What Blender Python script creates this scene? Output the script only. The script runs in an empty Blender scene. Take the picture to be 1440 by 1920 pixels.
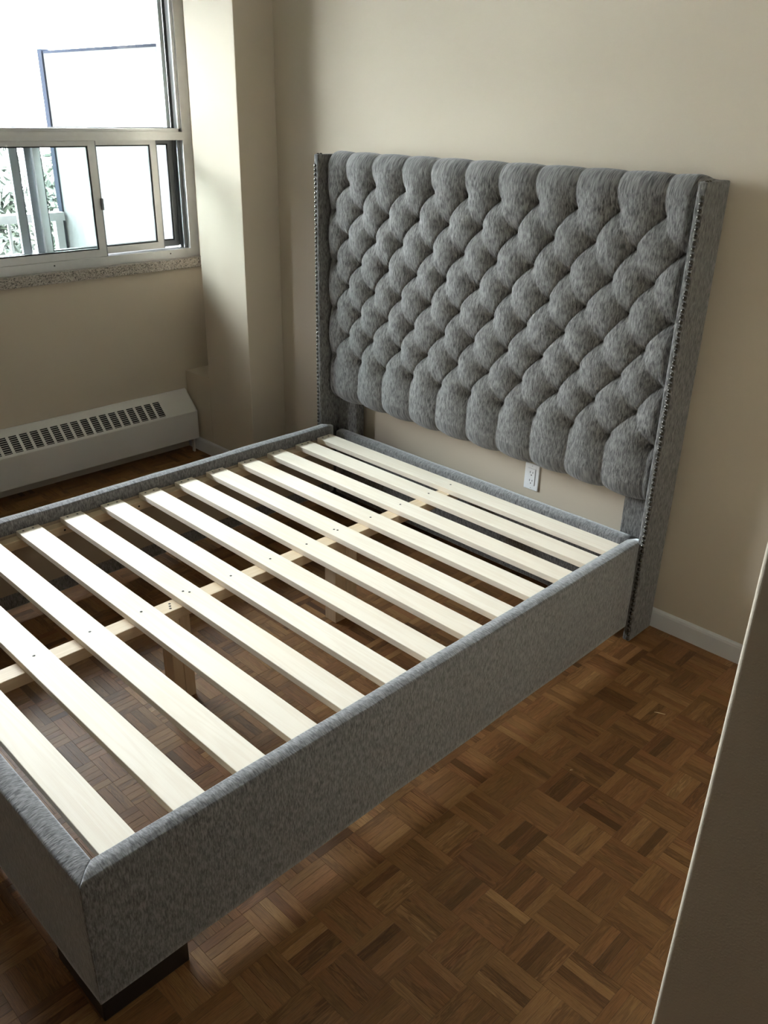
import bpy, bmesh, math, random
import numpy as np
from mathutils import Vector, Matrix

random.seed(7)
rng = np.random.default_rng(7)
scene = bpy.context.scene
COL = scene.collection

# ------------------------------------------------------------------ camera
CAM = Vector((1.9983, -2.6266, 1.7059))
F_PX, YAW, PITCH, ROLL = 1587.64, math.radians(44.330), math.radians(-25.251), math.radians(1.302)
d_ = Vector((-math.sin(YAW) * math.cos(PITCH), math.cos(YAW) * math.cos(PITCH), math.sin(PITCH)))
r0 = Vector((math.cos(YAW), math.sin(YAW), 0)); u0 = r0.cross(d_)
r_ = math.cos(ROLL) * r0 + math.sin(ROLL) * u0
u_ = -math.sin(ROLL) * r0 + math.cos(ROLL) * u0
camd = bpy.data.cameras.new('camera'); cam = bpy.data.objects.new('camera', camd); COL.objects.link(cam)
M = Matrix.Identity(4)
for i in range(3):
    M[i][0], M[i][1], M[i][2], M[i][3] = r_[i], u_[i], -d_[i], CAM[i]
cam.matrix_world = M
camd.sensor_fit = 'VERTICAL'; camd.sensor_height = 36.0; camd.lens = F_PX / 1920 * 36.0
camd.clip_start = 0.05; camd.clip_end = 300
scene.camera = cam

# ------------------------------------------------------------------ sky and exposure
world = bpy.data.worlds.new('overcast_sky'); scene.world = world; world.use_nodes = True
wn = world.node_tree.nodes; bg = wn['Background']
bg.inputs[0].default_value = (0.905, 0.945, 1.0, 1); bg.inputs[1].default_value = 12.0
scene.view_settings.view_transform = 'Standard'; scene.view_settings.look = 'None'
scene.view_settings.gamma = 1.0; scene.view_settings.exposure = 2.95
scene.view_settings.use_curve_mapping = False
# sampling portal in the window opening (emits nothing itself)
pl = bpy.data.lights.new('window_portal', 'AREA'); pl.shape = 'RECTANGLE'; pl.size = 1.98; pl.size_y = 1.27
po = bpy.data.objects.new('window_portal', pl); COL.objects.link(po)
po.location = (-2.03, -1.05, 1.65); po.rotation_euler = (0, math.radians(-90), 0)
pl.size, pl.size_y = 1.27, 1.98
pl.cycles.is_portal = True
scene.cycles.max_bounces = 10; scene.cycles.diffuse_bounces = 6; scene.cycles.transparent_max_bounces = 16
scene.cycles.caustics_reflective = False; scene.cycles.caustics_refractive = False

# ------------------------------------------------------------------ helpers
def tag(o, label=None, cat=None, group=None, kind=None):
    if label: o['label'] = label
    if cat: o['category'] = cat
    if group: o['group'] = group
    if kind: o['kind'] = kind
    return o

def link(name, me, mat=None, parent=None, smooth=False):
    o = bpy.data.objects.new(name, me); COL.objects.link(o)
    if mat and not me.materials: me.materials.append(mat)
    if parent: o.parent = parent
    if smooth: me.polygons.foreach_set('use_smooth', [True] * len(me.polygons))
    return o

def empty(name, loc=(0, 0, 0)):
    o = bpy.data.objects.new(name, None); COL.objects.link(o); o.location = loc
    o.empty_display_size = .1
    return o

def box_uv(me, vaxis):
    """UV in metres: v runs along vaxis, u along the other in-plane axis."""
    uv = me.uv_layers.new(name='UVMap') if not me.uv_layers else me.uv_layers[0]
    co = np.empty(len(me.vertices) * 3); me.vertices.foreach_get('co', co); co = co.reshape(-1, 3)
    out = np.empty((len(me.loops), 2))
    for p in me.polygons:
        n = max(range(3), key=lambda k: abs(p.normal[k]))
        ax = [k for k in range(3) if k != n]
        va = vaxis if vaxis in ax else ax[1]
        ua = ax[0] if ax[1] == va else ax[1]
        for li in p.loop_indices:
            c = co[me.loops[li].vertex_index]
            out[li] = (c[ua] + .37 * n, c[va])
    uv.data.foreach_set('uv', out.ravel())

def bm_box(bm, x0, x1, y0, y1, z0, z1):
    v = [bm.verts.new((x, y, z)) for z in (z0, z1) for y in (y0, y1) for x in (x0, x1)]
    for f in ((0, 2, 3, 1), (4, 5, 7, 6), (0, 1, 5, 4), (2, 6, 7, 3), (0, 4, 6, 2), (1, 3, 7, 5)):
        bm.faces.new([v[i] for i in f])
    return v

def boxes(name, lst, mat, parent=None, bevel=0.0, seg=2, vaxis=2, rot=None):
    bm = bmesh.new()
    for b in lst: bm_box(bm, *b)
    if bevel > 0:
        bmesh.ops.bevel(bm, geom=list(bm.edges), offset=bevel, segments=seg, profile=.5, affect='EDGES')
    me = bpy.data.meshes.new(name); bm.to_mesh(me); bm.free()
    box_uv(me, vaxis)
    return link(name, me, mat, parent)

def prism(name, prof, axis, a, b, mat, parent=None, vaxis=2, bevel=0):
    """extrude a closed 2D profile along axis 0/1/2 from a to b."""
    bm = bmesh.new()
    def pt(p, t):
        if axis == 0: return (t, p[0], p[1])
        if axis == 1: return (p[0], t, p[1])
        return (p[0], p[1], t)
    A = [bm.verts.new(pt(p, a)) for p in prof]; B = [bm.verts.new(pt(p, b)) for p in prof]
    n = len(prof)
    for i in range(n): bm.faces.new((A[i], A[(i + 1) % n], B[(i + 1) % n], B[i]))
    bm.faces.new(A[::-1]); bm.faces.new(B)
    bmesh.ops.recalc_face_normals(bm, faces=bm.faces[:])
    if bevel: bmesh.ops.bevel(bm, geom=list(bm.edges), offset=bevel, segments=2, profile=.5, affect='EDGES')
    me = bpy.data.meshes.new(name); bm.to_mesh(me); bm.free(); box_uv(me, vaxis)
    return link(name, me, mat, parent)

def dome_mesh(name, r, h, n=12, rings=4, mat=None):
    """dome whose base lies in the xz plane and bulges to -y"""
    vs, fs = [], []
    for k in range(rings):
        t = k / rings * math.pi / 2
        for i in range(n):
            a = 2 * math.pi * i / n
            vs.append((r * math.cos(t) * math.cos(a), -h * math.sin(t), r * math.cos(t) * math.sin(a)))
    vs.append((0, -h, 0))
    for k in range(rings - 1):
        for i in range(n):
            j = (i + 1) % n
            fs.append((k * n + i, k * n + j, (k + 1) * n + j, (k + 1) * n + i))
    for i in range(n): fs.append(((rings - 1) * n + i, (rings - 1) * n + (i + 1) % n, len(vs) - 1))
    me = bpy.data.meshes.new(name); me.from_pydata(vs, [], fs); me.update()
    me.polygons.foreach_set('use_smooth', [True] * len(me.polygons))
    if mat: me.materials.append(mat)
    return me

# ------------------------------------------------------------------ materials
def new_mat(name):
    m = bpy.data.materials.new(name); m.use_nodes = True
    nt = m.node_tree
    return m, nt, nt.nodes['Principled BSDF']

def N(nt, t, **kw):
    n = nt.nodes.new(t)
    for k, v in kw.items(): setattr(n, k, v)
    return n

def mapping(nt, src, scale, loc=None):
    mp = N(nt, 'ShaderNodeMapping'); mp.inputs['Scale'].default_value = scale
    nt.links.new(src, mp.inputs['Vector'])
    if loc is not None: nt.links.new(loc, mp.inputs['Location'])
    return mp.outputs[0]

def noise(nt, vec, scale=1.0, detail=3, rough=.55, dist=0):
    n = N(nt, 'ShaderNodeTexNoise'); n.inputs['Scale'].default_value = scale
    n.inputs['Detail'].default_value = detail; n.inputs['Roughness'].default_value = rough
    n.inputs['Distortion'].default_value = dist
    nt.links.new(vec, n.inputs['Vector'])
    return n.outputs[0]

def ramp(nt, fac, stops):
    r = N(nt, 'ShaderNodeValToRGB'); e = r.color_ramp.elements
    e[0].position, e[0].color = stops[0][0], (*stops[0][1], 1)
    e[1].position, e[1].color = stops[-1][0], (*stops[-1][1], 1)
    for p, c in stops[1:-1]:
        k = e.new(p); k.color = (*c, 1)
    nt.links.new(fac, r.inputs[0])
    return r.outputs[0]

def bump(nt, bs, h, strength, dist):
    b = N(nt, 'ShaderNodeBump'); b.inputs['Strength'].default_value = strength; b.inputs['Distance'].default_value = dist
    nt.links.new(h, b.inputs['Height']); nt.links.new(b.outputs[0], bs.inputs['Normal'])

def mixc(nt, fac, a, b, mode='MIX'):
    m = N(nt, 'ShaderNodeMix', data_type='RGBA', blend_type=mode)
    for s, v in ((m.inputs[0], fac), (m.inputs[6], a), (m.inputs[7], b)):
        if hasattr(v, 'is_linked'): nt.links.new(v, s)
        elif isinstance(v, tuple): s.default_value = (*v, 1)
        else: s.default_value = v
    return m.outputs[2]

def math_(nt, op, a, b):
    m = N(nt, 'ShaderNodeMath', operation=op)
    for s, v in ((m.inputs[0], a), (m.inputs[1], b)):
        if hasattr(v, 'is_linked'): nt.links.new(v, s)
        else: s.default_value = v
    return m.outputs[0]

def plain(name, col, rough=.5, metal=0.0, spec=.5):
    m, nt, b = new_mat(name)
    b.inputs['Base Color'].default_value = (*col, 1); b.inputs['Roughness'].default_value = rough
    b.inputs['Metallic'].default_value = metal; b.inputs['Specular IOR Level'].default_value = spec
    return m

def paint(name, col, rough=.75, grain=.0006):
    m, nt, b = new_mat(name)
    tc = N(nt, 'ShaderNodeTexCoord').outputs['Object']
    lo = noise(nt, tc, 1.3, 3); hi = noise(nt, tc, 260, 3)
    c = mixc(nt, lo, tuple(v * .97 for v in col), tuple(min(1, v * 1.03) for v in col))
    nt.links.new(c, b.inputs['Base Color'])
    b.inputs['Roughness'].default_value = rough; b.inputs['Specular IOR Level'].default_value = .25
    bump(nt, b, hi, .35, grain)
    return m

def fabric_mat(name, dark, light, us=300., vs=48., bstr=.9, sheen=.28):
    m, nt, b = new_mat(name)
    uv = N(nt, 'ShaderNodeUVMap').outputs[0]
    oi = N(nt, 'ShaderNodeObjectInfo').outputs['Location']
    n1 = noise(nt, mapping(nt, uv, (us, vs, 1)), 1, 2, .6, .3)
    n2 = noise(nt, mapping(nt, uv, (us * .32, vs * .55, 1)), 1, 3, .6)
    n3 = noise(nt, mapping(nt, uv, (14, 9, 1)), 1, 3)
    s = math_(nt, 'ADD', math_(nt, 'MULTIPLY', n1, .62), math_(nt, 'MULTIPLY', n2, .38))
    c = ramp(nt, s, [(.385, dark), (.50, tuple((a + b_) / 2 for a, b_ in zip(dark, light))), (.60, light)])
    c = mixc(nt, math_(nt, 'MULTIPLY', n3, .5), c, tuple(v * .6 for v in light), 'MIX')
    nt.links.new(c, b.inputs['Base Color'])
    b.inputs['Roughness'].default_value = .9; b.inputs['Specular IOR Level'].default_value = .15
    b.inputs['Sheen Weight'].default_value = sheen; b.inputs['Sheen Roughness'].default_value = .45
    b.inputs['Sheen Tint'].default_value = (.94, .95, 1, 1)
    bump(nt, b, s, bstr, .0022)
    return m

def pine_mat(name, c0, c1, c2, rough=.55):
    m, nt, b = new_mat(name)
    uv = N(nt, 'ShaderNodeUVMap').outputs[0]
    rnd = N(nt, 'ShaderNodeObjectInfo').outputs['Random']
    off = N(nt, 'ShaderNodeCombineXYZ')
    nt.links.new(math_(nt, 'MULTIPLY', rnd, 37.), off.inputs[0]); nt.links.new(math_(nt, 'MULTIPLY', rnd, 91.), off.inputs[1])
    v = mapping(nt, uv, (26, 1.1, 1), off.outputs[0])
    g = noise(nt, v, 1.0, 2, .5, .8)
    w = N(nt, 'ShaderNodeMath', operation='SINE'); nt.links.new(math_(nt, 'MULTIPLY', g, 34.), w.inputs[0])
    w01 = math_(nt, 'MULTIPLY_ADD', w.outputs[0], .5); w01.node.inputs[2].default_value = .5
    fine = noise(nt, mapping(nt, uv, (420, 9, 1), off.outputs[0]), 1, 3, .6)
    big = noise(nt, mapping(nt, uv, (4, 1.3, 1), off.outputs[0]), 1, 2)
    c = ramp(nt, big, [(.3, c0), (.7, c1)])
    c = mixc(nt, math_(nt, 'MULTIPLY', w01, .22), c, c2)
    c = mixc(nt, math_(nt, 'MULTIPLY', fine, .20), c, c2)
    nt.links.new(c, b.inputs['Base Color'])
    b.inputs['Roughness'].default_value = rough; b.inputs['Specular IOR Level'].default_value = .3
    bump(nt, b, fine, .25, .0006)
    return m

def parquet_mat():
    m, nt, b = new_mat('oak_parquet')
    uv = N(nt, 'ShaderNodeUVMap').outputs[0]
    at = N(nt, 'ShaderNodeAttribute', attribute_name='tint', attribute_type='GEOMETRY')
    sep = N(nt, 'ShaderNodeSeparateColor'); nt.links.new(at.outputs['Color'], sep.inputs[0])
    tone, hue, kn = sep.outputs[0], sep.outputs[1], sep.outputs[2]
    base = ramp(nt, tone, [(0., (.105, .045, .015)), (.3, (.20, .096, .034)), (.65, (.285, .145, .054)), (1., (.40, .222, .09))])
    red = mixc(nt, math_(nt, 'MULTIPLY', hue, .55), base, (.28, .117, .047))
    # open oak grain, cathedral figure, pores
    fig = noise(nt, mapping(nt, uv, (7, 62, 1)), 1, 3, .55, 1.1)
    pore = noise(nt, mapping(nt, uv, (22, 640, 1)), 1, 3, .65)
    lines = N(nt, 'ShaderNodeMath', operation='SINE'); nt.links.new(math_(nt, 'MULTIPLY', fig, 30.), lines.inputs[0])
    l01 = math_(nt, 'MULTIPLY_ADD', lines.outputs[0], .5); l01.node.inputs[2].default_value = .5
    dk = ramp(nt, pore, [(.38, (1, 1, 1)), (.54, (0, 0, 0))])
    c = mixc(nt, math_(nt, 'MULTIPLY', math_(nt, 'MULTIPLY', l01, kn), .80), red, mixc(nt, 1.0, red, (.38, .33, .30), 'MULTIPLY'))
    c = mixc(nt, math_(nt, 'MULTIPLY', dk, .60), c, mixc(nt, 1.0, red, (.42, .37, .33), 'MULTIPLY'))
    nt.links.new(c, b.inputs['Base Color'])
    tc = N(nt, 'ShaderNodeTexCoord').outputs['Object']
    rg = noise(nt, tc, 9, 3)
    rr = math_(nt, 'MULTIPLY_ADD', rg, .16); rr.node.inputs[2].default_value = .36
    nt.links.new(rr, b.inputs['Roughness'])
    b.inputs['Specular IOR Level'].default_value = .30
    bump(nt, b, math_(nt, 'ADD', pore, math_(nt, 'MULTIPLY', noise(nt, tc, 14, 2), .9)), .14, .0012)
    return m

def granite_mat():
    m, nt, b = new_mat('speckled_granite')
    tc = N(nt, 'ShaderNodeTexCoord').outputs['Object']
    v = N(nt, 'ShaderNodeTexVoronoi'); v.inputs['Scale'].default_value = 230; nt.links.new(tc, v.inputs['Vector'])
    sp = ramp(nt, v.outputs['Color'], [(.12, (.05, .045, .04)), (.32, (.26, .23, .20)), (.62, (.36, .31, .27)), (.9, (.5, .45, .40))])
    nt.links.new(sp, b.inputs['Base Color']); b.inputs['Roughness'].default_value = .35
    return m

def glass_mat():
    m = bpy.data.materials.new('window_glass'); m.use_nodes = True; nt = m.node_tree; nt.nodes.clear()
    out = N(nt, 'ShaderNodeOutputMaterial'); mx = N(nt, 'ShaderNodeMixShader'); tr = N(nt, 'ShaderNodeBsdfTransparent')
    gl = N(nt, 'ShaderNodeBsdfGlossy'); fr = N(nt, 'ShaderNodeFresnel'); fr.inputs[0].default_value = 1.45
    tr.inputs[0].default_value = (.94, .97, .96, 1); gl.inputs['Roughness'].default_value = .02
    nt.links.new(fr.outputs[0], mx.inputs[0]); nt.links.new(tr.outputs[0], mx.inputs[1]); nt.links.new(gl.outputs[0], mx.inputs[2])
    nt.links.new(mx.outputs[0], out.inputs[0])
    return m

def brushed(name, col, rough):
    m, nt, b = new_mat(name)
    tc = N(nt, 'ShaderNodeTexCoord').outputs['Object']
    n = noise(nt, mapping(nt, tc, (30, 30, 30)), 1, 4)
    nt.links.new(mixc(nt, n, tuple(v * .86 for v in col), col), b.inputs['Base Color'])
    b.inputs['Metallic'].default_value = .75; b.inputs['Roughness'].default_value = rough
    return m

def leaf_mat(name, c0, c1):
    m, nt, b = new_mat(name)
    gi = N(nt, 'ShaderNodeNewGeometry').outputs['Random Per Island']
    nt.links.new(mixc(nt, gi, c0, c1), b.inputs['Base Color'])
    b.inputs['Roughness'].default_value = .6
    return m

MW = paint('cream_wall_paint', (.530, .458, .368))
MCEIL = paint('white_ceiling_paint', (.58, .57, .55))
MTRIM = plain('white_trim_paint', (.60, .60, .615), .4)
MFAB = fabric_mat('grey_chenille', (.026, .0243, .0235), (.232, .223, .218))
MFABR = fabric_mat('grey_chenille_rail', (.050, .0475, .0475), (.272, .264, .266), 260., 60., 1.0, .75)
MPINE = pine_mat('pale_pine', (.79, .705, .595), (.85, .78, .685), (.64, .505, .375))
MPINE2 = pine_mat('pine_beam', (.60, .47, .325), (.66, .53, .38), (.44, .29, .16))
MLIN = plain('tan_lining_cloth', (.36, .29, .22), .95, 0, .1)
MDARK = plain('dark_espresso_wood', (.016, .012, .011), .42)
MBLACK = plain('black_cavity', (.008, .008, .008), .8)
MSCREW = plain('dark_screw_steel', (.06, .055, .05), .5, .6)
MNAIL = plain('antique_nickel', (.075, .068, .06), .28, 1.0)
MBTN = MFAB
MALU = brushed('satin_aluminium', (.58, .58, .58), .46)
MALUD = brushed('dark_aluminium', (.22, .23, .25), .45)
MGASK = plain('black_rubber_gasket', (.012, .012, .013), .6)
MGLASS = glass_mat()
MHEAT = paint('grey_white_enamel', (.63, .60, .575), .45, .0001)
MPLATE = plain('white_plastic', (.78, .78, .80), .35)
MGRAN = granite_mat()
MPARQ = parquet_mat()
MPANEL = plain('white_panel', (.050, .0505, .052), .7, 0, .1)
MFRAME = plain('blue_grey_metal', (.0125, .0140, .0200), .8, 0, 0.0)
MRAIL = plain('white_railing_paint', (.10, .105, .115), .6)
MCONC = plain('pale_concrete', (.55, .55, .54), .85)
MBARK = plain('grey_bark', (.10, .085, .07), .9)
MLEAF = leaf_mat('green_leaves', (.006, .0085, .0065), (.022, .027, .017))
MLEAFY = leaf_mat('yellow_leaves', (.07, .055, .012), (.03, .036, .013))
MGRASS = plain('grass_ground', (.10, .15, .07), .95)

# ------------------------------------------------------------------ room
WX = -1.8837            # window wall plane
COLX, COLY, COLE = -1.3002, -0.2101, -1.6614
XR, YF, CEIL = 5.6, -3.60, 2.46
HX0, HYF = 1.30, -7.5     # the entry hall the view is taken from
NY = -0.045             # back of the niche beside the column
WY0, WY1, WZ0, WZ1 = -2.06, -0.052, 0.9622, 2.30
EX, EY = 1.6806, -1.6204      # near wall corner

fl = boxes('floor', [(WX - .2, XR + .1, HYF - .1, .1, -.10, -.009)], plain('dark_subfloor', (.05, .028, .014), .9))
tag(fl, 'oak finger parquet floor in small basket-weave squares', kind='structure')
o = boxes('wall_back', [(COLX - .45, XR + .1, 0, .12, -.009, CEIL)], MW); tag(o, 'cream painted wall behind the headboard', kind='structure')
o = boxes('wall_left', [(WX - .2, WX, YF - .1, 0.0, -.009, WZ0), (WX - .2, WX, YF - .1, 0.0, WZ1, CEIL),
                        (WX - .2, WX, YF - .1, WY0, WZ0, WZ1), (WX - .2, WX, WY1, 0.0, WZ0, WZ1)], MW)
tag(o, 'cream window wall above the baseboard heater', kind='structure')
o = boxes('wall_niche', [(WX, COLE, NY, 0.0, -.009, CEIL)], MW); tag(o, 'narrow cream wall strip in the gap beside the pillar', kind='structure')
o = boxes('wall_pillar', [(COLE, COLX, COLY, 0.0, -.009, CEIL)], MW, bevel=.003); tag(o, 'cream painted corner pillar between window and headboard wall', kind='structure')
o = boxes('wall_ledge', [(WX, COLE, COLY + .0005, NY, -.009, .4303)], MW, bevel=.004); tag(o, 'low cream ledge between window wall and pillar', kind='structure')
o = boxes('wall_right', [(XR, XR + .1, HYF - .1, EY, -.009, CEIL)], MW); tag(o, 'cream wall at the end of the entry passage', kind='structure')
o = boxes('wall_front', [(WX - .2, HX0, YF - .1, YF, -.009, CEIL), (HX0 - .1, HX0, HYF, YF - .1, -.009, CEIL), (HX0 - .1, XR + .1, HYF - .1, HYF, -.009, CEIL)], MW); tag(o, 'cream wall beyond the foot of the bed turning into the hall', kind='structure')
o = boxes('ceiling', [(WX - .2, XR + .1, HYF - .1, .12, CEIL, CEIL + .1)], MCEIL); tag(o, 'white painted ceiling', kind='structure')
# near wall corner with a rounded plaster bead
MNEAR = paint('cream_wall_paint_coarse', (.530, .458, .368), .8, .0016)
R = .008
prof = [(EX + R - R * math.cos(a), EY + R - R * math.sin(a)) for a in np.linspace(0, math.pi / 2, 7)]
prof += [(XR, EY), (XR, 0), (EX, 0)]
o = prism('wall_near', prof, 2, -.009, CEIL, MNEAR); tag(o, 'shadowed near wall corner at the right edge of the view', kind='structure')

def baseboard(name, axis, a, b, plane, sgn, label):
    h, t = .075, .012
    pr = [(0, 0), (sgn * t, 0), (sgn * t, h - .014), (sgn * t * .85, h - .006), (sgn * t * .45, h - .001), (0, h)]
    pr = [(plane + p[0], p[1] - .001) for p in pr]
    o = prism(name, pr, axis, a, b, MTRIM)
    tag(o, label, kind='structure'); return o
baseboard('baseboard_back', 0, COLX, EX, 0, -1, 'white baseboard along the headboard wall')
baseboard('baseboard_pillar', 0, WX, COLX + .012, COLY, -1, 'white baseboard at the foot of the pillar beside the heater')
baseboard('baseboard_side', 1, COLY, -.012, COLX, 1, 'white baseboard on the room side of the pillar')

# ------------------------------------------------------------------ window
FX0, FX1 = -2.01, -1.905
win = boxes('window_1', [(FX0, FX1, -.105, WY1, 1.010, WZ1), (FX0, FX1, WY0, WY0 + .05, 1.010, WZ1),
                         (FX0, FX1, WY0 + .05, -.105, WZ1 - .05, WZ1),
                         (FX0, FX1, WY0 + .05, -.105, 1.563, 1.600),
                         (FX0, FX1, WY0 + .05, -.105, 1.010, 1.052)], MALU)
tag(win, 'aluminium window with fixed upper pane and sliding lower sashes', kind='structure')
boxes('mullion_bead', [(-1.935, -1.918, WY0 + .05, -.105, 1.600, 1.615)], MALU, win)
boxes('jamb_bead', [(-1.955, -1.918, -.118, -.105, 1.600, WZ1 - .05)], MALU, win)
boxes('glazing_gasket', [(-1.966, -1.952, -.1275, -.119, 1.612, WZ1 - .05), (-1.966, -1.952, WY0 + .05, -.119, 1.6125, 1.618)], MGASK, win)
boxes('outer_jamb', [(-2.0, -1.966, -.150, -.1285, 1.600, WZ1 - .05)], plain('pale_grey_frame', (.45, .47, .52), .5), win)
boxes('pane', [(-1.964, -1.959, WY0 + .05, -.121, 1.603, WZ1 - .05)], MGLASS, win)

def sash(name, x, y0, y1, z0, z1, sw, rw, mat, latch=None, gask=True):
    t = .009
    s = boxes(name, [(x - t, x + t, y0, y0 + sw, z0, z1), (x - t, x + t, y1 - sw, y1, z0, z1),
                     (x - t, x + t, y0 + sw, y1 - sw, z0, z0 + rw), (x - t, x + t, y0 + sw, y1 - sw, z1 - rw * .62, z1)], mat, win)
    boxes('pane', [(x - .002, x + .002, y0 + sw, y1 - sw, z0 + rw, z1 - rw * .62)], MGLASS, s)
    g = .006
    boxes('shadow_line_strip', [(x - t - .010, x + t - .003, y1, y1 + .007, z0, z1)], MALUD, s)  # dark strip standing in for the shadow line along the stile
    if gask:
        boxes('gasket', [(x - .004, x + .0045, y0 + sw, y0 + sw + g, z0 + rw, z1 - rw * .62), (x - .004, x + .0045, y1 - sw - g, y1 - sw, z0 + rw, z1 - rw * .62),
                     (x - .004, x + .0045, y0 + sw + g, y1 - sw - g, z0 + rw, z0 + rw + g), (x - .004, x + .0045, y0 + sw + g, y1 - sw - g, z1 - rw * .62 - g, z1 - rw * .62)], MGASK, s)
    if latch: boxes('latch', [(x + t, x + t + .012, y1 - .003, y1 + .007, 1.262, 1.315)], MALUD, s, .002)
    return s
sash('sash', -1.923, -1.32, -.570, 1.052, 1.562, .036, .034, MALU, latch=True)
sash('sash', -1.955, -.852, -.234, 1.058, 1.562, .033, .032, MALU)
sash('sash', -1.988, -.876, -.110, 1.060, 1.562, .038, .028, MALUD)
sash('sash', -1.988, -1.70, -.9095, 1.060, 1.562, .034, .028, plain('pale_sash_paint', (.62, .66, .74), .5), gask=False)
boxes('jamb_channel', [(-1.940, -1.932, -.122, -.105, 1.052, 1.562), (-1.975, -1.968, -.122, -.105, 1.052, 1.562)], MALUD, win)
for yy in (-.843, -.226):
    s = link('screw', dome_mesh('screw', .004, .002, 8, 2, MSCREW), None, win); s.location = (-1.9045, yy, 1.035); s.rotation_euler = (0, 0, math.radians(90))
o = boxes('window_sill', [(-2.0, WX + .02, WY0, WY1 + .006, WZ0, 1.0098)], MGRAN, None, .002); tag(o, 'speckled granite sill under the aluminium window', kind='structure')

# ------------------------------------------------------------------ baseboard heater
HX, HY1, HY0 = -1.772, -.230, -2.10
heater = empty('baseboard_heater', (WX, HY1, 0)); tag(heater, 'long grey-white metal baseboard heater with slotted top below the window', 'heater')
def keep(o, root):
    o.parent = root; o.matrix_parent_inverse = Matrix.Translation(-root.location); return o
T = .006
p_top, p_bot = (WX + .016, .327), (HX, .232)
body = prism('heater_body', [(WX + .001, .333), (WX + .012, .334), p_top, (p_top[0] - .002, .322), (WX + .012, .300), (WX + .012, .11), (WX + .001, .11)], 1, HY0, HY1, MHEAT)
keep(body, heater)
front = prism('front_panel', [p_bot, (HX + .001, .228), (HX + .001, .078), (HX - .004, .078), (HX - .004, .226), (p_bot[0] - .006, .228)], 1, HY0, HY1, MHEAT); keep(front, heater)
sx, sz = p_bot[0] - p_top[0], p_bot[1] - p_top[1]
def slope(t, dn=0.0):
    L = math.hypot(sx, sz); nx, nz = -sz / L, sx / L
    return (p_top[0] + sx * t + nx * dn, p_top[1] + sz * t + nz * dn)
def slope_slab(bm, y0, y1, t0, t1, d0=-.0015, d1=.0):
    a, b, c, d = slope(t0, d0), slope(t1, d0), slope(t1, d1), slope(t0, d1)
    vs = [bm.verts.new((p[0], y, p[1])) for y in (y0, y1) for p in (a, b, c, d)]
    for f in ((0, 1, 2, 3), (7, 6, 5, 4), (0, 4, 5, 1), (1, 5, 6, 2), (2, 6, 7, 3), (3, 7, 4, 0)): bm.faces.new([vs[i] for i in f])
GY1, PIT, SW_ = -.412, .0507, .0375
ng = 30
bm = bmesh.new()
slope_slab(bm, GY1, HY1, 0, 1); slope_slab(bm, HY0, GY1 - ng * PIT, 0, 1)
slope_slab(bm, GY1 - ng * PIT, GY1, 0, .24); slope_slab(bm, GY1 - ng * PIT, GY1, .90, 1)
me = bpy.data.meshes.new('top_panel'); bm.to_mesh(me); bm.free(); box_uv(me, 1); keep(link('top_panel', me, MHEAT), heater)
bm = bmesh.new()
slope_slab(bm, 0, PIT - SW_, .24, .90)
for k in range(8):
    t0 = .24 + .66 * (k + .60) / 8.3
    slope_slab(bm, PIT - SW_, PIT, t0, t0 + .021)
gm = bpy.data.meshes.new('grille_panel'); bm.to_mesh(gm); bm.free(); box_uv(gm, 1); gm.materials.append(MHEAT)
for i in range(ng):
    g = link('grille_panel', gm, None); keep(g, heater); g.location.y += GY1 - (i + 1) * PIT
bm = bmesh.new(); slope_slab(bm, HY0, HY1 - .002, .05, .97, -.03, -.022)
me = bpy.data.meshes.new('cavity'); bm.to_mesh(me); bm.free(); box_uv(me, 1); keep(link('cavity', me, MBLACK), heater)
endp = [(WX + .001, .3345), (WX + .017, .329), (HX + .002, .2325), (HX + .002, .076), (WX + .001, .076)]
keep(prism('end_cap', endp, 1, HY1, HY1 + .004, MHEAT), heater); keep(prism('end_cap', endp, 1, HY0 - .004, HY0, MHEAT), heater)
for yy in (HY1 - .02, HY0 + .02):
    keep(boxes('bracket', [(WX + .001, HX - .012, yy - .002, yy + .002, .06, .20), (HX - .030, HX - .012, yy - .004, yy + .004, 0.0, .085)], MHEAT), heater)
keep(boxes('finned_tube', [(WX + .03, WX + .085, HY0 + .05, HY1 - .06, .13, .19)], plain('dull_fin_metal', (.12, .11, .10), .5, .5)), heater)

# ------------------------------------------------------------------ bed
bed = empty('bed_frame', (0, -1.1, 0)); tag(bed, 'grey chenille bed frame with tufted wingback headboard and bare pine slats', 'bed')
def bp(o): return keep(o, bed)
HB_TOP, WIN, WOUT, WFRONT, WBACK = 1.5473, .8175, .8455, -.174, -.021
BS, BZ1, BDZ = .1552, 1.4398, .1028
YB = -.094              # button plane

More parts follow.
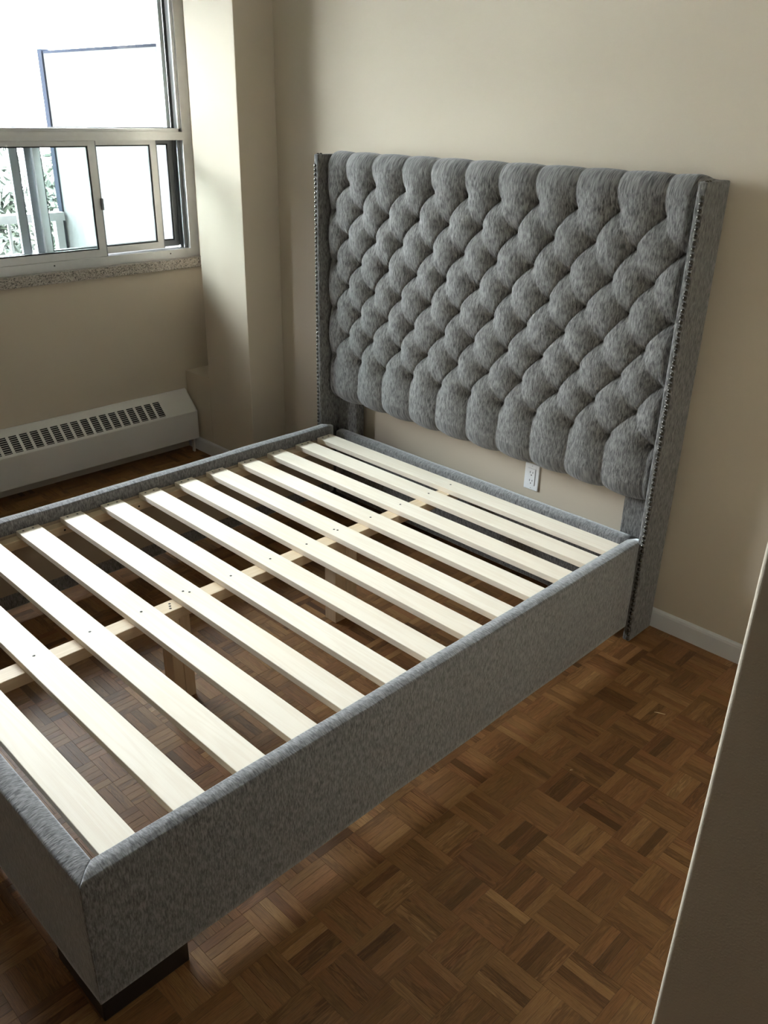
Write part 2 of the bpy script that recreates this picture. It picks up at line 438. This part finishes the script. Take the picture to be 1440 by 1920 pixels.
# --- tufted panel
def tufted():
    NXp, X1 = 470, .8165
    xs = np.linspace(-X1, X1, NXp)
    # base curve in (y,z): bottom back -> front plane -> top back
    zb, zt, rr = .536, 1.546, .036
    yb_back = -.055
    pts = []
    for t in np.linspace(0, 1, 10): pts.append((yb_back + (YB + rr - yb_back) * t, zb + 0.004, 0., -1.))
    for a in np.linspace(0, math.pi / 2, 14)[1:]: pts.append((YB + rr - rr * math.sin(a), zb + .004 + rr - rr * math.cos(a), -math.sin(a), -math.cos(a)))
    for z in np.linspace(zb + .004 + rr, zt - rr, 290)[1:]: pts.append((YB, z, -1., 0.))
    for a in np.linspace(0, math.pi / 2, 14)[1:]: pts.append((YB + rr - rr * math.cos(a), zt - rr + rr * math.sin(a), -math.cos(a), math.sin(a)))
    for t in np.linspace(0, 1, 8)[1:]: pts.append((YB + rr + (-.024 - YB - rr) * t, zt, 0., 1.))
    P = np.array(pts); ns = len(P)
    arc = np.concatenate([[0], np.cumsum(np.hypot(np.diff(P[:, 0]), np.diff(P[:, 1])))])
    X, S = np.meshgrid(xs, np.arange(ns)); S = S.astype(int)
    Yc, Zc, Ny, Nz = P[S, 0], P[S, 1], P[S, 2], P[S, 3]
    zs = Zc.copy()
    # unrolled height so the pleats keep going round the rolls
    i0 = np.argmin(abs(P[:, 1] - 1.0) + (abs(P[:, 0] - YB) > 1e-6) * 9)
    zun = 1.0 + (arc - arc[i0]); zs = np.broadcast_to(zun[:, None], X.shape)
    # hand made irregularity
    p = X / BS + .025 * np.sin(X * 23 + zs * 9); q = (zs - BZ1) / BDZ + .03 * np.sin(X * 17 - zs * 21)
    pc = np.clip(p, -5, 5); qc = np.clip(q, -7, 0)
    al = pc + qc / 2 + .5; be = pc - qc / 2 + .5
    A = np.abs(np.sin(np.pi * al)); B = np.abs(np.sin(np.pi * be))
    # gathered tucks and dimples round the buttons
    ir = np.zeros_like(A); dim = np.zeros_like(A)
    qn = np.clip(np.round(q), -7, 0)
    for dq in (-1, 0, 1):
        qq = qn + dq; ok = (qq >= -7) & (qq <= 0)
        odd = (np.abs(qq) % 2) == 1
        for side in (0, 1):
            pn = np.where(odd, np.floor(p) + side, np.floor(p - .5) + .5 + side)
            ok2 = ok & (np.abs(pn) <= 5)
            dx, dz = (p - pn) * BS, (q - qq) * BDZ
            r = np.hypot(dx, dz); th = np.arctan2(dz, dx)
            dim = np.maximum(dim, np.where(ok2, .0210 * np.exp(-(r / .033) ** 1.35) + .0150 * np.exp(-(r / .0105) ** 1.1), 0))
            ir += np.where(ok2, np.exp(-(r / .030) ** 2) * np.sin(11 * th + pn * 12.9 + qq * 78.2) * np.clip(r / .012, 0, 1), 0)
    distb = np.abs(be - np.round(be)) / 8.07
    cre = .0080 * np.exp(-distb / .0034) + .0015 * (1 - B ** .8) + .0020 * (1 - A ** .7)
    # vertical flutes above and below, short tucks at the sides
    s_top = np.abs(np.sin(np.pi * (np.clip(p, -5, 5) - .5))); s_bot = np.abs(np.sin(np.pi * np.clip(p, -5.5, 5.5)))
    dt = np.clip(q / .35, 0, 1); db = np.clip((-7 - q) / .35, 0, 1)
    cre = np.where(q > 0, cre * (1 - dt) + dt * .0120 * (1 - s_top ** .5), cre)
    cre = np.where(q < -7, cre * (1 - db) + db * .0120 * (1 - s_bot ** .5), cre)
    puff = .0042 * np.where((q <= 0) & (q >= -7), A * B, np.where(q > 0, s_top, s_bot))
    full = .0495 + puff - dim - cre
    ed = np.clip((X1 - np.abs(X)) / .040, 0, 1)
    full = full * (1 - (1 - ed) ** 2.2) ** .7
    # small pull lines at the lower hem
    hem = np.clip((.60 - zs) / .05, 0, 1) * (.5 + .5 * np.sin(X * 41)) * np.sin(X * 620 + 4 * np.sin(X * 55))
    endf = np.ones(ns)
    endf[:10] = np.linspace(.30, 1, 10); endf[-8:] = np.linspace(1, .20, 8)
    endf = endf[:, None]
    dsp = (full + .0010 * ir + .0011 * hem) * endf
    roll = np.ones(ns); roll[-21:-7] = np.linspace(1, .16, 14); roll[-8:] = .16; roll[:24] = np.linspace(.45, 1, 24)
    dsp = dsp * roll[:, None]
    Y = Yc + Ny * dsp; Z = Zc + Nz * dsp
    verts = np.stack([X, Y, Z], -1).reshape(-1, 3)
    idx = np.arange(ns * NXp).reshape(ns, NXp)
    a, b, c, d = idx[:-1, :-1].ravel(), idx[:-1, 1:].ravel(), idx[1:, 1:].ravel(), idx[1:, :-1].ravel()
    faces = np.stack([a, b, c, d], -1)
    # closing back board
    vb = [(-X1, -.022, zb + .01), (X1, -.022, zb + .01), (X1, -.022, zt - .002), (-X1, -.022, zt - .002), (-X1, yb_back, zb + .004), (X1, yb_back, zb + .004)]
    n0 = len(verts)
    me = bpy.data.meshes.new('headboard')
    me.from_pydata(np.vstack([verts, np.array(vb)]).tolist(), [], faces.tolist() + [(n0, n0 + 3, n0 + 2, n0 + 1), (n0 + 4, n0, n0 + 1, n0 + 5)])
    me.update()
    uv = me.uv_layers.new(name='UVMap')
    U = X.ravel(); V = np.broadcast_to(arc[:, None], X.shape).ravel()
    U = np.append(U, [v[0] for v in vb]); V = np.append(V, [v[2] for v in vb])
    li = np.empty(len(me.loops), int); me.loops.foreach_get('vertex_index', li)
    uv.data.foreach_set('uv', np.stack([U[li], V[li]], -1).ravel())
    return me
hb = bp(link('headboard', tufted(), MFAB, None, True)); tag(hb, 'diamond tufted grey chenille panel')
bmesh_btn = dome_mesh('tuft_button', .0095, .006, 10, 3, MBTN)
bmesh_btn.uv_layers.new(name='UVMap')
for k in range(8):
    xs = [j + .5 for j in range(-5, 5)] if k % 2 == 0 else list(range(-5, 6))
    for j in xs:
        X_, Z_ = j * BS, BZ1 - k * BDZ
        b = link('tuft_button', bmesh_btn, None); b.parent = hb
        b.location = (X_ - .025 * BS * math.sin(X_ * 23 + Z_ * 9), YB + .001, Z_ - .03 * BDZ * math.sin(X_ * 17 - Z_ * 21))

# --- wings
nail = dome_mesh('nailhead', .0072, .0050, 10, 3, MNAIL)
for sg in (-1, 1):
    a, b = sorted((sg * WIN, sg * WOUT))
    bm = bmesh.new(); bm_box(bm, a, b, WFRONT, WBACK, .004, HB_TOP)
    bmesh.ops.bevel(bm, geom=list(bm.edges), offset=.006, segments=3, profile=.5, affect='EDGES')
    me = bpy.data.meshes.new('headboard_wing'); bm.to_mesh(me); bm.free(); box_uv(me, 2)
    w = bp(link('headboard_wing', me, MFAB, None, True)); tag(w, 'flat side wing edged with a row of nailheads')
    pit = .01775; n = int((HB_TOP - .025) / pit)
    for i in range(n):
        o = link('nailhead', nail, None); o.parent = w
        o.location = (sg * (WOUT - .0085) + random.uniform(-.0006, .0006), WFRONT + .0004, .014 + i * pit + random.uniform(-.0007, .0007))
    # row carried back over the top edge
    for i in range(1, 3):
        o = link('nailhead', nail, None); o.parent = w; o.location = (sg * (WOUT - .0085 - .0), WFRONT + i * .016, HB_TOP - .0006); o.rotation_euler = (math.radians(-90), 0, 0)

# --- posts and lower bar of the headboard
for sg in (-1, 1):
    a, b = sorted((sg * .690, sg * .8165))
    bp(boxes('headboard_post', [(a, b, -.070, -.022, .004, .56)], MFAB, None, .004, 2, 2))

def rail_profile(t, z0, z1, r=.009, crown=.0035, ni=6):
    """open-bottom outline from outer bottom over the top to inner bottom: (offset from outer face, z)"""
    pr = [(0.003, z0), (0, z0 + .004)]
    for z in np.linspace(z0 + .02, z1 - r, 5): pr.append((0, z))
    for a in np.linspace(0, math.pi / 2, ni)[1:]: pr.append((r - r * math.cos(a), z1 - r + r * math.sin(a)))
    for k in (.25, .5, .75): pr.append((r + (t - 2 * r) * k, z1 + crown * math.sin(math.pi * k)))
    for a in np.linspace(math.pi / 2, 0, ni): pr.append((t - r + r * math.cos(a), z1 - r + r * math.sin(a)))
    pr += [(t, z0 + .004), (t - .003, z0)]
    return pr

def sweep(name, prof, along, place, mat):
    """along(o) -> list of stations for a profile point with offset o; place(o,z,s) -> xyz"""
    n = len(prof); arc = [0]
    for i in range(1, n): arc.append(arc[-1] + math.dist(prof[i], prof[i - 1]))
    arc.append(arc[-1] + math.dist(prof[0], prof[-1]))
    st = [along(o) for o, z in prof]; m = len(st[0])
    vs, uvs = [], []
    co = np.mean(np.array(prof), 0)
    for k in range(m):
        for i, (o, z) in enumerate(prof):
            s, sh = st[i][k]
            oo = o + (co[0] - o) * 0 ; 
            # sh pulls the outline inwards (seam crease / soft end)
            o2 = min(max(o, sh), prof_t(prof) - sh); z2 = z - (sh if z > .3 else 0) - .0
            wob = .0007 * math.sin(s * 11 + z * 20) + .0004 * math.sin(s * 29 + o * 90)
            vs.append(place(o2 - wob * (1 if o < .02 else 0), z2 + (wob if z > .36 else 0), s)); uvs.append((s, arc[i]))
    fs, fu = [], []
    for k in range(m - 1):
        for i in range(n):
            j = (i + 1) % n
            fs.append((k * n + i, k * n + j, (k + 1) * n + j, (k + 1) * n + i))
            fu += [(uvs[k * n + i][0], arc[i]), (uvs[k * n + j][0], arc[i + 1]), (uvs[(k + 1) * n + j][0], arc[i + 1]), (uvs[(k + 1) * n + i][0], arc[i])]
    fs.append(tuple(range(n - 1, -1, -1))); fu += [uvs[i] for i in range(n - 1, -1, -1)]
    fs.append(tuple(range((m - 1) * n, m * n))); fu += [uvs[i] for i in range((m - 1) * n, m * n)]
    me = bpy.data.meshes.new(name); me.from_pydata(vs, [], fs); me.update()
    uv = me.uv_layers.new(name='UVMap'); uv.data.foreach_set('uv', np.array(fu).ravel())
    bm = bmesh.new(); bm.from_mesh(me); bmesh.ops.recalc_face_normals(bm, faces=bm.faces[:]); bm.to_mesh(me); bm.free()
    o = link(name, me, mat, None, True)
    me.polygons[-1].use_smooth = False; me.polygons[-2].use_smooth = False
    return o
def prof_t(pr): return max(p[0] for p in pr)

RX, RZ, RB, FY, RT = .8235, .3945, .057, -2.2112, .050
prof = rail_profile(RT, RB, RZ)
def st_side(o):
    y1, y0 = -.128, FY + o
    ss = np.concatenate([np.linspace(y1, y0 + .006, 46), [y0 + .003, y0]])
    sh = [.012 if i == 0 else (.004 if i == 1 and False else 0) for i in range(len(ss))]; sh[-1] = .002; sh[-2] = .0006
    return list(zip(ss, sh))
for sg in (-1, 1):
    rl = bp(sweep('side_rail', prof, st_side, lambda o, z, s, sg=sg: (sg * (RX - o), s, z), MFABR))
    a, b = sorted((sg * (RX - RT - .003), sg * (RX - RT + .004)))
    ln = boxes('lining', [(a, b, FY + .07, -.14, .118, .345)], MLIN); ln.parent = rl; ln.matrix_parent_inverse = Matrix.Identity(4)
def st_foot(o):
    x1, x0 = RX - o, -RX + o
    ss = np.concatenate([[x0, x0 + .003], np.linspace(x0 + .006, x1 - .006, 40), [x1 - .003, x1]])
    sh = [0] * len(ss); sh[0] = sh[-1] = .002; sh[1] = sh[-2] = .0006
    return list(zip(ss, sh))
bp(sweep('footboard', prof, st_foot, lambda o, z, s: (s, FY + o, z), MFABR))
bp(sweep('headboard_bar', rail_profile(.052, .05, .362, .010, .003), lambda o: [(x, 0) for x in np.linspace(-.772, .772, 30)], lambda o, z, s: (s, -.123 + o, z), MFABR))

# --- corner legs
for sg in (-1, 1):
    a, b = sorted((sg * (RX - .004), sg * (RX - .208)))
    bp(boxes('leg', [(a, b, FY + .004, FY + .208, 0.0, RB + .004)], MDARK, None, .002, 2, 0))

# --- slats
SZ, ST, SWD = .3569, .021, .081
SY = [-.2015, -.3339, -.4900, -.6467, -.8075, -.9582, -1.1180, -1.2797, -1.4361, -1.5977, -1.7569, -1.9229, -2.0920]
bm = bmesh.new(); bm_box(bm, -.7655, .7655, -SWD / 2, SWD / 2, -ST, 0)
bmesh.ops.bevel(bm, geom=list(bm.edges), offset=.0016, segments=2, profile=.5, affect='EDGES')
slat_me = bpy.data.meshes.new('slat'); bm.to_mesh(slat_me); bm.free(); box_uv(slat_me, 0); slat_me.materials.append(MPINE)
hole = dome_mesh('screw', .0042, .0012, 10, 2, MSCREW)
def screw(parent, x, y, z):
    s = link('screw', hole, None); s.parent = parent; s.location = (x, y, z); s.rotation_euler = (math.radians(-90), 0, 0)
for i, y in enumerate(SY):
    s = link('slat', slat_me, None); bp(s)
    s.location = s.location + Vector((random.uniform(-.003, .003), y, SZ)); s.rotation_euler.z = random.uniform(-.0022, .0022)
    screw(s, random.uniform(-.004, .004), random.uniform(-.004, .004), .0002)
    if i in (4, 8): screw(s, -.016, -.008, .0002)
    for e in (-1,):
        for t in (-.018, .016):
            screw(s, e * .748, t + random.uniform(-.004, .004), .0002)
BTOP = SZ - ST
cb = bp(boxes('center_beam', [(-.030, .030, FY + .052, -.125, BTOP - .036, BTOP)], MPINE2, None, .002, 2, 1))
for dy in (0, -.026, -.050):
    s = link('screw', hole, None); s.parent = cb; s.location = (-.012 + dy * -.5, -1.497 + dy * .25, BTOP + .0002); s.rotation_euler = (math.radians(-90), 0, 0)
for sg in (-1, 1):
    a, b = sorted((sg * (RX - RT - .003), sg * (RX - RT - .043)))
    lg = bp(boxes('ledger_strip', [(a, b, FY + .06, -.13, BTOP - .034, BTOP)], MPINE2, None, .0015, 1, 1))
    for i in range(7):
        s = link('screw', hole, None); s.parent = lg; s.location = (sg * (RX - RT - .0432), -.28 - i * .3, BTOP - .017); s.rotation_euler = (0, 0, math.radians(90 * -sg) )
for (y0, y1) in ((-.852, -.800), (-.7985, -.7465)):
    bp(boxes('center_leg', [(-.029, .029, y0, y1, 0.0, BTOP - .036)], MPINE2, None, .0015, 1, 2))
for (y0, y1) in ((-1.528, -1.4925), (-1.491, -1.4555)):
    bp(boxes('center_leg', [(-.029, .029, y0, y1, 0.0, BTOP - .036)], MPINE2, None, .0015, 1, 2))

# ------------------------------------------------------------------ wall outlet
ox, oz, ow, oh = .2159, .3593, .0672, .1094
out = empty('wall_outlet', (ox + ow / 2, 0, oz + oh / 2)); tag(out, 'white duplex wall outlet below the tufted headboard panel', 'outlet')
keep(boxes('cover_plate', [(ox, ox + ow, -.0062, -.0002, oz, oz + oh)], MPLATE, None, .0022, 2), out)
ins = keep(boxes('receptacle', [(ox + .0165, ox + ow - .0165, -.0082, -.0050, oz + .020, oz + oh - .020)], MPLATE, None, .0008, 1), out)
keep(boxes('shadow_gap', [(ox + .0158, ox + ow - .0158, -.0064, -.0050, oz + .0193, oz + oh - .0193)], plain('grey_gap', (.16, .16, .17), .7), None), out)
for zc in (oz + .074, oz + .040):
    for dx, hh in ((-.0062, .0085), (.0062, .0070)):
        keep(boxes('slot', [(ox + ow / 2 + dx - .0011, ox + ow / 2 + dx + .0011, -.0085, -.0078, zc - hh / 2, zc + hh / 2)], MBLACK), out)
    s = link('ground_hole', dome_mesh('ground_hole', .0026, .0004, 10, 2, MBLACK), None); keep(s, out); s.location += Vector((ox + ow / 2, -.0082, zc - .0115))
for zc in (oz + .0085, oz + oh - .0085):
    s = link('screw', dome_mesh('plate_screw', .0024, .0008, 10, 2, plain('plate_screw_grey', (.45, .45, .46), .4)), None); keep(s, out); s.location += Vector((ox + ow / 2, -.0062, zc))

# ------------------------------------------------------------------ wood slivers on the floor
def sliver(x0, y0, x1, y1, w, label):
    v = Vector((x1 - x0, y1 - y0, 0)); L = v.length; ang = math.atan2(v.y, v.x)
    me = bpy.data.meshes.new('wood_sliver'); h = .0016
    pts = [(0, 0), (L * .3, w), (L, w * .6), (L * .96, -w * .5), (L * .4, -w * .9)]
    vs = [(a, b + .002 * math.sin(a / L * 3), z) for z in (0.0003, h) for a, b in pts]
    n = len(pts)
    fs = [tuple(range(n - 1, -1, -1)), tuple(range(n, 2 * n))] + [(i, (i + 1) % n, n + (i + 1) % n, n + i) for i in range(n)]
    me.from_pydata(vs, [], fs); me.update(); box_uv(me, 0)
    o = link('wood_sliver', me, plain('raw_pine_sliver', (.72, .58, .36), .7)); o.location = (x0, y0, 0); o.rotation_euler.z = ang
    tag(o, label, 'wood sliver')
sliver(1.106, -.464, 1.137, -.449, .0016, 'long pale wood sliver lying near the white baseboard')
sliver(1.0685, -.884, 1.0735, -.876, .0013, 'tiny pale wood chip lying in the middle of the parquet')

# ------------------------------------------------------------------ outside the window
o = boxes('balcony_floor', [(-3.64, WX - .2, -4.3, .10, -.22, -.06)], MCONC); tag(o, 'concrete balcony floor outside the window', kind='structure')
o = boxes('added_balcony_soffit', [(-3.30, WX - .2, -4.3, .10, 2.56, 2.74)], MCONC); tag(o, 'added unseen concrete slab above the balcony that limits high sky', kind='structure')  # slab added out of view, its depth set to shape the daylight
o = boxes('ground', [(-90, -3.7, -60, 60, -9.2, -9.0)], MGRASS); tag(o, 'lawn far below the balcony', kind='structure')
part = empty('balcony_partition', (-3.0, .03, -.06)); tag(part, 'white balcony privacy panel with blue-grey edge seen through the window', 'partition')
keep(boxes('panel', [(-3.545, WX - .21, .022, .046, -.06, 1.985)], MPANEL), part)
keep(boxes('edge_post', [(-3.600, -3.545, .010, .058, -.06, 2.01)], MFRAME), part)
keep(boxes('top_trim', [(-3.545, WX - .21, .020, .048, 1.985, 2.000)], MFRAME), part)
rail = empty('balcony_railing', (-3.55, -1.4, -.06)); tag(rail, 'white metal balcony railing outside the lower sashes', 'railing')
keep(boxes('top_rail', [(-3.59, -3.50, -4.28, .0, 1.035, 1.085)], MRAIL), rail)
keep(boxes('bottom_rail', [(-3.565, -3.525, -4.28, .0, .03, .06)], MRAIL), rail)
for i in range(7):
    y = -.03 - i * .7
    keep(boxes('post', [(-3.57, -3.52, y - .025, y + .025, -.06, 1.035)], MRAIL), rail)
for i in range(36):
    y = -.12 - i * .115
    keep(boxes('baluster', [(-3.553, -3.537, y - .008, y + .008, .06, 1.035)], MRAIL), rail)

def tree(x, y, z0, z1, rad, label, nleaf, seed, mat=MLEAF, lw=.10):
    rs = random.Random(seed)
    t = empty('tree', (x, y, -9.0)); tag(t, label, 'tree', 'trees beyond the balcony')
    bm = bmesh.new(); n = 8
    prev = None
    for k in range(9):
        f = k / 8; z = -9 + (z1 + 8.6) * f; rr = .22 * (1 - f) + .025
        ring = [bm.verts.new((x + rr * math.cos(2 * math.pi * i / n) + .12 * math.sin(f * 5 + seed), y + rr * math.sin(2 * math.pi * i / n) + .1 * math.cos(f * 4), z)) for i in range(n)]
        if prev:
            for i in range(n): bm.faces.new((prev[i], prev[(i + 1) % n], ring[(i + 1) % n], ring[i]))
        prev = ring
    bm.faces.new(prev)
    me = bpy.data.meshes.new('trunk'); bm.to_mesh(me); bm.free(); keep(link('trunk', me, MBARK), t)
    vs, fs, tips = [], [], []
    for b in range(26):
        f = b / 25; zb = z0 + (z1 - z0) * f * .95; a = rs.uniform(0, 6.28); L = rad * (1.05 - .75 * f) * rs.uniform(.7, 1.1)
        p0 = Vector((x, y, zb)); p1 = p0 + Vector((math.cos(a) * L, math.sin(a) * L, L * rs.uniform(-.15, .45)))
        dvec = (p1 - p0).normalized(); sd = dvec.cross(Vector((0, 0, 1))).normalized(); up = sd.cross(dvec)
        bvs = len(vs); r0b, r1b = .035, .008
        for p, r in ((p0, r0b), (p1, r1b)):
            for i in range(4):
                c = math.cos(i * math.pi / 2); s = math.sin(i * math.pi / 2)
                vs.append(tuple(p + sd * (r * c) + up * (r * s)))
        for i in range(4): fs.append((bvs + i, bvs + (i + 1) % 4, bvs + 4 + (i + 1) % 4, bvs + 4 + i))
        tips.append((p0, p1))
    me = bpy.data.meshes.new('branches'); me.from_pydata(vs, [], fs); me.update(); tag(keep(link('branches', me, MBARK), t), kind='stuff')
    vs, fs = [], []
    for i in range(nleaf):
        p0, p1 = rs.choice(tips); f = rs.uniform(.25, 1.08)
        c = p0.lerp(p1, f) + Vector((rs.gauss(0, .16), rs.gauss(0, .16), rs.gauss(-.06, .16)))
        a = Vector((rs.gauss(0, 1), rs.gauss(0, 1), rs.gauss(-.5, .7))).normalized(); b = a.cross(Vector((rs.gauss(0, 1), rs.gauss(0, 1), rs.gauss(0, 1)))).normalized()
        l = lw * rs.uniform(.6, 1.3); w = l * .34; k = len(vs)
        nrm = a.cross(b) * (l * .10)
        vs += [tuple(c - a * l), tuple(c + b * w + nrm), tuple(c + a * l), tuple(c - b * w + nrm)]
        fs += [(k, k + 1, k + 2), (k, k + 2, k + 3)]
    me = bpy.data.meshes.new('foliage'); me.from_pydata(vs, [], fs); me.update(); tag(keep(link('foliage', me, mat), t), kind='stuff')
tree(-10.6, 3.05, -2.8, 1.0, 1.1, 'dark green tree beside the balcony panel edge', 5200, 3)
tree(-8.2, 1.30, -2.4, 1.25, 1.0, 'sparse green tree behind the left end of the railing', 6500, 5)
tree(-13.5, 2.3, -4.5, .2, 1.6, 'yellowing tree low behind the balcony railing', 3600, 9, MLEAFY)

# added apartment block, never in view, placed to block the low sky
bld = boxes('added_unseen_building', [(-26, -16, -60, -1.0, -9.0, 5.6)], MCONC); tag(bld, 'added unseen concrete apartment block that blocks low sky', kind='structure')
wme = None
for fz in range(5):
    for fy in range(12):
        if wme is None:
            w = boxes('added_window_unit', [(-16.03, -15.97, -1.1, 1.1, -.7, .7)], plain('dark_window', (.02, .022, .026), .2), bld); wme = w.data
        else: w = link('added_window_unit', wme, None, bld)
        w.location = (0, -4.0 - fy * 4.6, -7.2 + fz * 2.8)

# ------------------------------------------------------------------ parquet fingers
BL, GX, GYY = .120, 1.2850, -1.2505
nfing = 5; FW = BL / nfing
fing = []
ix0, ix1 = math.floor((WX - GX) / BL), math.ceil((XR - GX) / BL)
iy0, iy1 = math.floor((YF - GYY) / BL), math.ceil((0 - GYY) / BL)
for ix in range(ix0, ix1):
    for iy in range(iy0, iy1):
        x0, y0 = GX + ix * BL, GYY + iy * BL
        alongy = (ix + iy) % 2 == 0
        bt = random.gauss(.50, .10)
        for k in range(nfing):
            if alongy: bx = (x0 + k * FW, x0 + (k + 1) * FW, y0, y0 + BL)
            else: bx = (x0, x0 + BL, y0 + k * FW, y0 + (k + 1) * FW)
            a, b, c, d = max(bx[0], WX), min(bx[1], XR), max(bx[2], YF), min(bx[3], 0)
            if b - a < .004 or d - c < .004: continue
            if a > EX + .02 and c > EY + .02: continue
            if b < COLX and c > COLY: continue
            tone = min(1, max(0, bt + random.gauss(0, .15) + (random.choice((-.30, -.22, .24)) if random.random() < .16 else 0)))
            fing.append((a, b, c, d, alongy, tone, random.random() ** 1.6, random.random() ** 1.5, random.uniform(-.00025, .00025)))
def finger_geo(f):
    a, b, c, d, al, tone, hue, kn, dz = f
    g = .00014; e = .00035; zt = -.0003 + dz
    a, b, c, d = a + g, b - g, c + g, d - g
    vs = [(a, c, -.009), (b, c, -.009), (b, d, -.009), (a, d, -.009),
          (a, c, zt - e), (b, c, zt - e), (b, d, zt - e), (a, d, zt - e),
          (a + e, c + e, zt), (b - e, c + e, zt), (b - e, d - e, zt), (a + e, d - e, zt)]
    fs = [(0, 1, 5, 4), (1, 2, 6, 5), (2, 3, 7, 6), (3, 0, 4, 7), (4, 5, 9, 8), (5, 6, 10, 9), (6, 7, 11, 10), (7, 4, 8, 11), (8, 9, 10, 11)]
    ou, ov = (hash((round(a, 3), round(c, 3))) % 997) * .173, tone * 53.1 + kn * 17
    uv = [((p[1] if al else p[0]) + ou, (p[0] if al else p[1]) + ov) for p in vs]
    return vs, fs, uv, (tone, hue, kn, 1.0)
def finger_mesh(name, items):
    V, Fs, UV, T = [], [], [], []
    for f in items:
        vs, fs, uv, t = finger_geo(f); k = len(V)
        V += vs
        for q in fs:
            Fs.append(tuple(i + k for i in q)); UV += [uv[i] for i in q]
        T += [t] * len(vs)
    me = bpy.data.meshes.new(name); me.from_pydata(V, [], Fs); me.update()
    me.uv_layers.new(name='UVMap').data.foreach_set('uv', np.array(UV).ravel())
    at = me.color_attributes.new('tint', 'FLOAT_COLOR', 'POINT'); at.data.foreach_set('color', np.array(T).ravel())
    me.materials.append(MPARQ)
    return me
def project(p):
    v = Vector(p) - CAM; z = v.dot(d_)
    if z < .05: return None
    return 720 + F_PX * v.dot(r_) / z, 960 - F_PX * v.dot(u_) / z
bpy.context.view_layer.update()
dg = bpy.context.evaluated_depsgraph_get()
score = []
for i, f in enumerate(fing):
    cs = [(f[0], f[2]), (f[1], f[2]), (f[1], f[3]), (f[0], f[3])]
    pp = [project((x, y, 0)) for x, y in cs]
    if any(p is None for p in pp): continue
    ar = abs(sum(pp[k][0] * pp[(k + 1) % 4][1] - pp[(k + 1) % 4][0] * pp[k][1] for k in range(4))) / 2
    vis = 0
    for sx_ in (.12, .5, .88):
        for sy_ in (.12, .5, .88):
            P = Vector((f[0] + (f[1] - f[0]) * sx_, f[2] + (f[3] - f[2]) * sy_, .0))
            q = project(P)
            if not (0 <= q[0] < 1440 and 0 <= q[1] < 1920): continue
            dr = P - CAM; L = dr.length
            hit = scene.ray_cast(dg, CAM, dr / L, distance=L - .004)
            if not hit[0]: vis += 1
    if vis: score.append((ar * vis / 9, i))
score.sort(reverse=True)
near = {i for s, i in score[:300]}
for i in sorted(near):
    o = link('parquet_finger', finger_mesh('parquet_finger', [fing[i]]), None, fl)
rest = link('parquet_field', finger_mesh('parquet_field', [f for i, f in enumerate(fing) if i not in near]), None, fl); tag(rest, kind='stuff')
